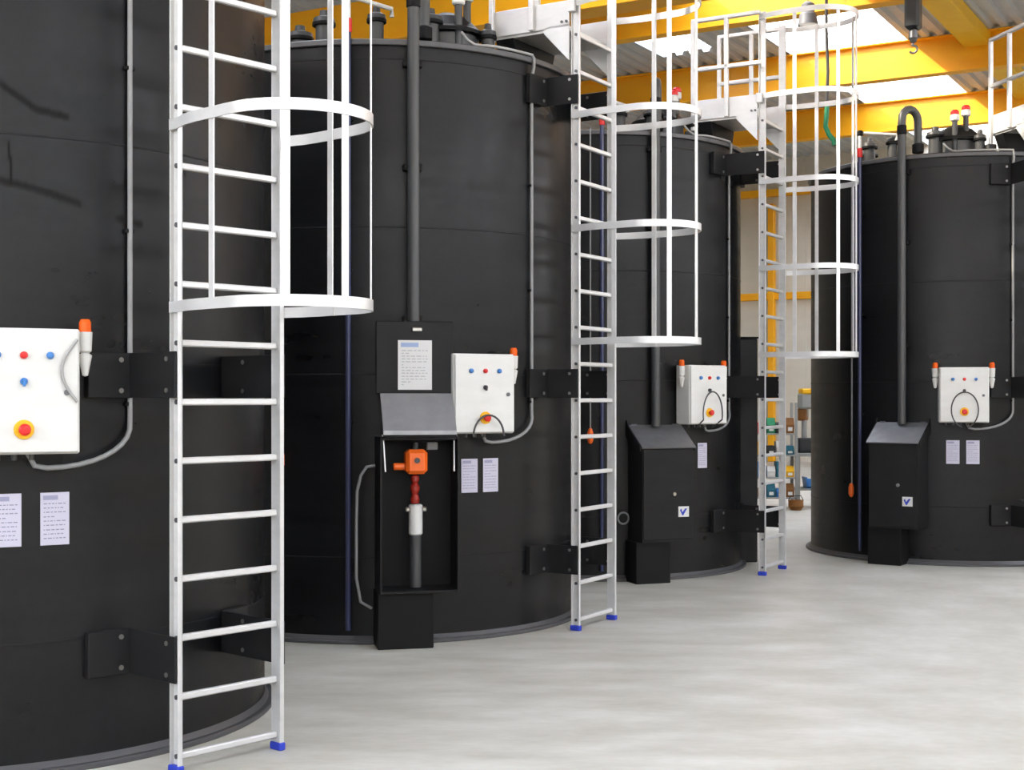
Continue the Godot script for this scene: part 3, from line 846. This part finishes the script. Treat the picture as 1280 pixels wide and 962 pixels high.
func crane_hoist():
	var o := thing("chain_hoist", "dark chain hoist with hook hanging above the rightmost tank", "hoist", Vector3(4.70, 5.80, -16.22), HALL_TURN)
	part(o, "hoist_body", bx(Vector3(0, 0.50, 0), Vector3(0.17, 0.42, 0.20), 0.03), mats.dark_steel)
	part(o, "chain", G.new().tube([Vector3(0, 0.70, 0), Vector3(0, 1.08, 0)], 0.018, 6), mats.bolt_dark)
	part(o, "hook_block", G.new().lathe([Vector2(0, 0.13), Vector2(0.03, 0.14), Vector2(0.055, 0.19), Vector2(0.05, 0.28), Vector2(0, 0.30)], 14), mats.bolt_dark)
	var hk := []
	for i in 13:
		var w := PI * 0.6 - TAU * 0.72 * i / 12.0
		hk.append(Vector3(0.045 * cos(w), 0.06 + 0.045 * sin(w), 0))
	hk.push_front(Vector3(0, 0.14, 0))
	part(o, "hook", G.new().tube(hk, 0.013, 8), mats.bolt_dark)
	var p := thing("pendant_cable", "grey and green control cable hanging down from the crane", "cable", Vector3(3.80, 4.82, -16.74), HALL_TURN)
	part(p, "cable", G.new().tube([Vector3(0, 0.45, 0), Vector3(0.02, 0.9, 0), Vector3(0, 1.4, 0), Vector3(0, 2.05, 0)], 0.02, 8), mats.cable_dark)
	part(p, "strap", G.new().tube([Vector3(0.10, 0, 0), Vector3(0.09, 0.06, 0), Vector3(0.03, 0.14, 0), Vector3(-0.01, 0.24, 0), Vector3(0.0, 0.34, 0), Vector3(0.01, 0.50, 0)], 0.03, 8), mats.green)

func clutter():
	# small-parts rack behind the third ladder
	var at := Vector3(4.22, 0, -22.3)
	var r := thing("parts_rack", "pale steel rack of small bins behind the third ladder", "rack", at, 0.0)
	for x in [-0.32, 0.32]:
		for z in [-0.18, 0.18]:
			part(r, "upright", bx(Vector3(x, 0.85, z), Vector3(0.04, 1.70, 0.04)), mats.machine)
	for y in [0.18, 0.50, 0.86, 1.20]:
		part(r, "shelf", bx(Vector3(0, y, 0), Vector3(0.66, 0.025, 0.40)), mats.machine)
	var rows := [[0.1925, ["brown", "teal", "blue", "brown"]], [0.5125, ["blue", "white", "teal", "yellow"]], [0.8725, ["yellow", "dark_steel", "white", "teal"]], [1.2125, ["red", "green", "dark_steel", "brown"]]]
	var level := ["bottom", "second", "third", "top"]
	var spot := ["first", "second", "third", "last"]
	for i in 4:
		for k in 4:
			var h := 0.14 + 0.035 * ((i * 3 + k * 2) % 4)
			var b := thing("parts_bin", "small %s bin, %s from the left on the rack's %s shelf" % [{"dark_steel": "black", "teal": "teal"}.get(rows[i][1][k], rows[i][1][k]), spot[k], level[i]], "bin", at + Vector3(-0.225 + 0.15 * k, rows[i][0], 0.06), 0.0, "bins on the parts rack")
			part(b, "tray", G.new().prism([Vector2(-0.12, 0), Vector2(0.10, 0), Vector2(0.12, h * 0.55), Vector2(0.06, h), Vector2(-0.12, h)], 0.13, Vector3.ZERO, Basis(Vector3(0, 0, 1), Vector3.UP, Vector3(-1, 0, 0))), mats[rows[i][1][k]])
			part(b, "bin_label", bx(Vector3(0, h * 0.28, 0.116), Vector3(0.07, h * 0.25, 0.006), 0.0), mats.white)
	# bench with machine and boxes, right of the rack
	var bt := Vector3(4.98, 0, -22.6)
	var w := thing("workbench", "grey workbench in the gap between the third and rightmost tanks", "workbench", bt, 0.0)
	part(w, "bench_top", bx(Vector3(0, 0.86, 0), Vector3(0.80, 0.05, 0.60)), mats.machine)
	part(w, "lower_shelf", bx(Vector3(0, 0.30, 0), Vector3(0.76, 0.03, 0.56)), mats.machine)
	for x in [-0.36, 0.36]:
		for z in [-0.26, 0.26]:
			part(w, "leg", bx(Vector3(x, 0.42, z), Vector3(0.05, 0.84, 0.05)), mats.machine)
	var mc := thing("bench_machine", "dark bench machine with pale head on the workbench", "machine", bt + Vector3(-0.20, 0.886, 0.0), 0.0)
	part(mc, "base", bx(Vector3(0, 0.12, 0), Vector3(0.26, 0.24, 0.30), 0.02), mats.dark_steel)
	part(mc, "column", G.new().cyl(Vector3(0, 0.24, -0.05), 0.045, 0.50, 14), mats.machine)
	part(mc, "head", bx(Vector3(0.02, 0.84, 0), Vector3(0.24, 0.26, 0.26), 0.03), mats.machine)
	part(mc, "belt_cover", bx(Vector3(0.02, 1.0, 0), Vector3(0.20, 0.09, 0.28), 0.02), mats.yellow)
	part(mc, "spindle", G.new().cyl(Vector3(0.04, 0.58, 0.06), 0.02, 0.16, 10), mats.steel)
	part(mc, "motor", G.new().cyl(Vector3(-0.02, 0.52, -0.08), 0.09, 0.2, 14, Basis.IDENTITY, 0.02), mats.brown)
	var cb := thing("cardboard_box", "brown cardboard box on the workbench beside the dark machine", "box", bt + Vector3(0.12, 0.886, 0.05), 0.1)
	part(cb, "carton", bx(Vector3(0, 0.16, 0), Vector3(0.30, 0.32, 0.30), 0.004), mats.cardboard)
	part(cb, "tape", bx(Vector3(0, 0.321, 0), Vector3(0.06, 0.003, 0.305), 0.0), mats.brown)
	var bk := thing("blue_crate", "blue plastic crate on the workbench's lower shelf", "crate", bt + Vector3(-0.05, 0.316, 0.08), 0.0)
	part(bk, "crate_body", G.new().prism([Vector2(-0.16, 0), Vector2(0.16, 0), Vector2(0.19, 0.18), Vector2(0.16, 0.18), Vector2(0.14, 0.03), Vector2(-0.14, 0.03), Vector2(-0.16, 0.18), Vector2(-0.19, 0.18)], 0.30), mats.blue)
	part(bk, "crate_end", bx(Vector3(0, 0.08, 0.145), Vector3(0.32, 0.16, 0.01)), mats.blue)
	var pt := thing("metal_pot", "small brown pot on the floor in front of the workbench", "pot", bt + Vector3(-0.48, 0, 0.65), 0.0)
	part(pt, "bowl", G.new().lathe([Vector2(0, 0), Vector2(0.08, 0), Vector2(0.12, 0.06), Vector2(0.12, 0.16), Vector2(0.10, 0.16), Vector2(0.10, 0.05), Vector2(0, 0.04)], 18), mats.brown)
	part(pt, "handle", G.new().tube([Vector3(-0.12, 0.15, 0), Vector3(-0.08, 0.23, 0), Vector3(0.08, 0.23, 0), Vector3(0.12, 0.15, 0)], 0.008, 6), mats.dark_steel)
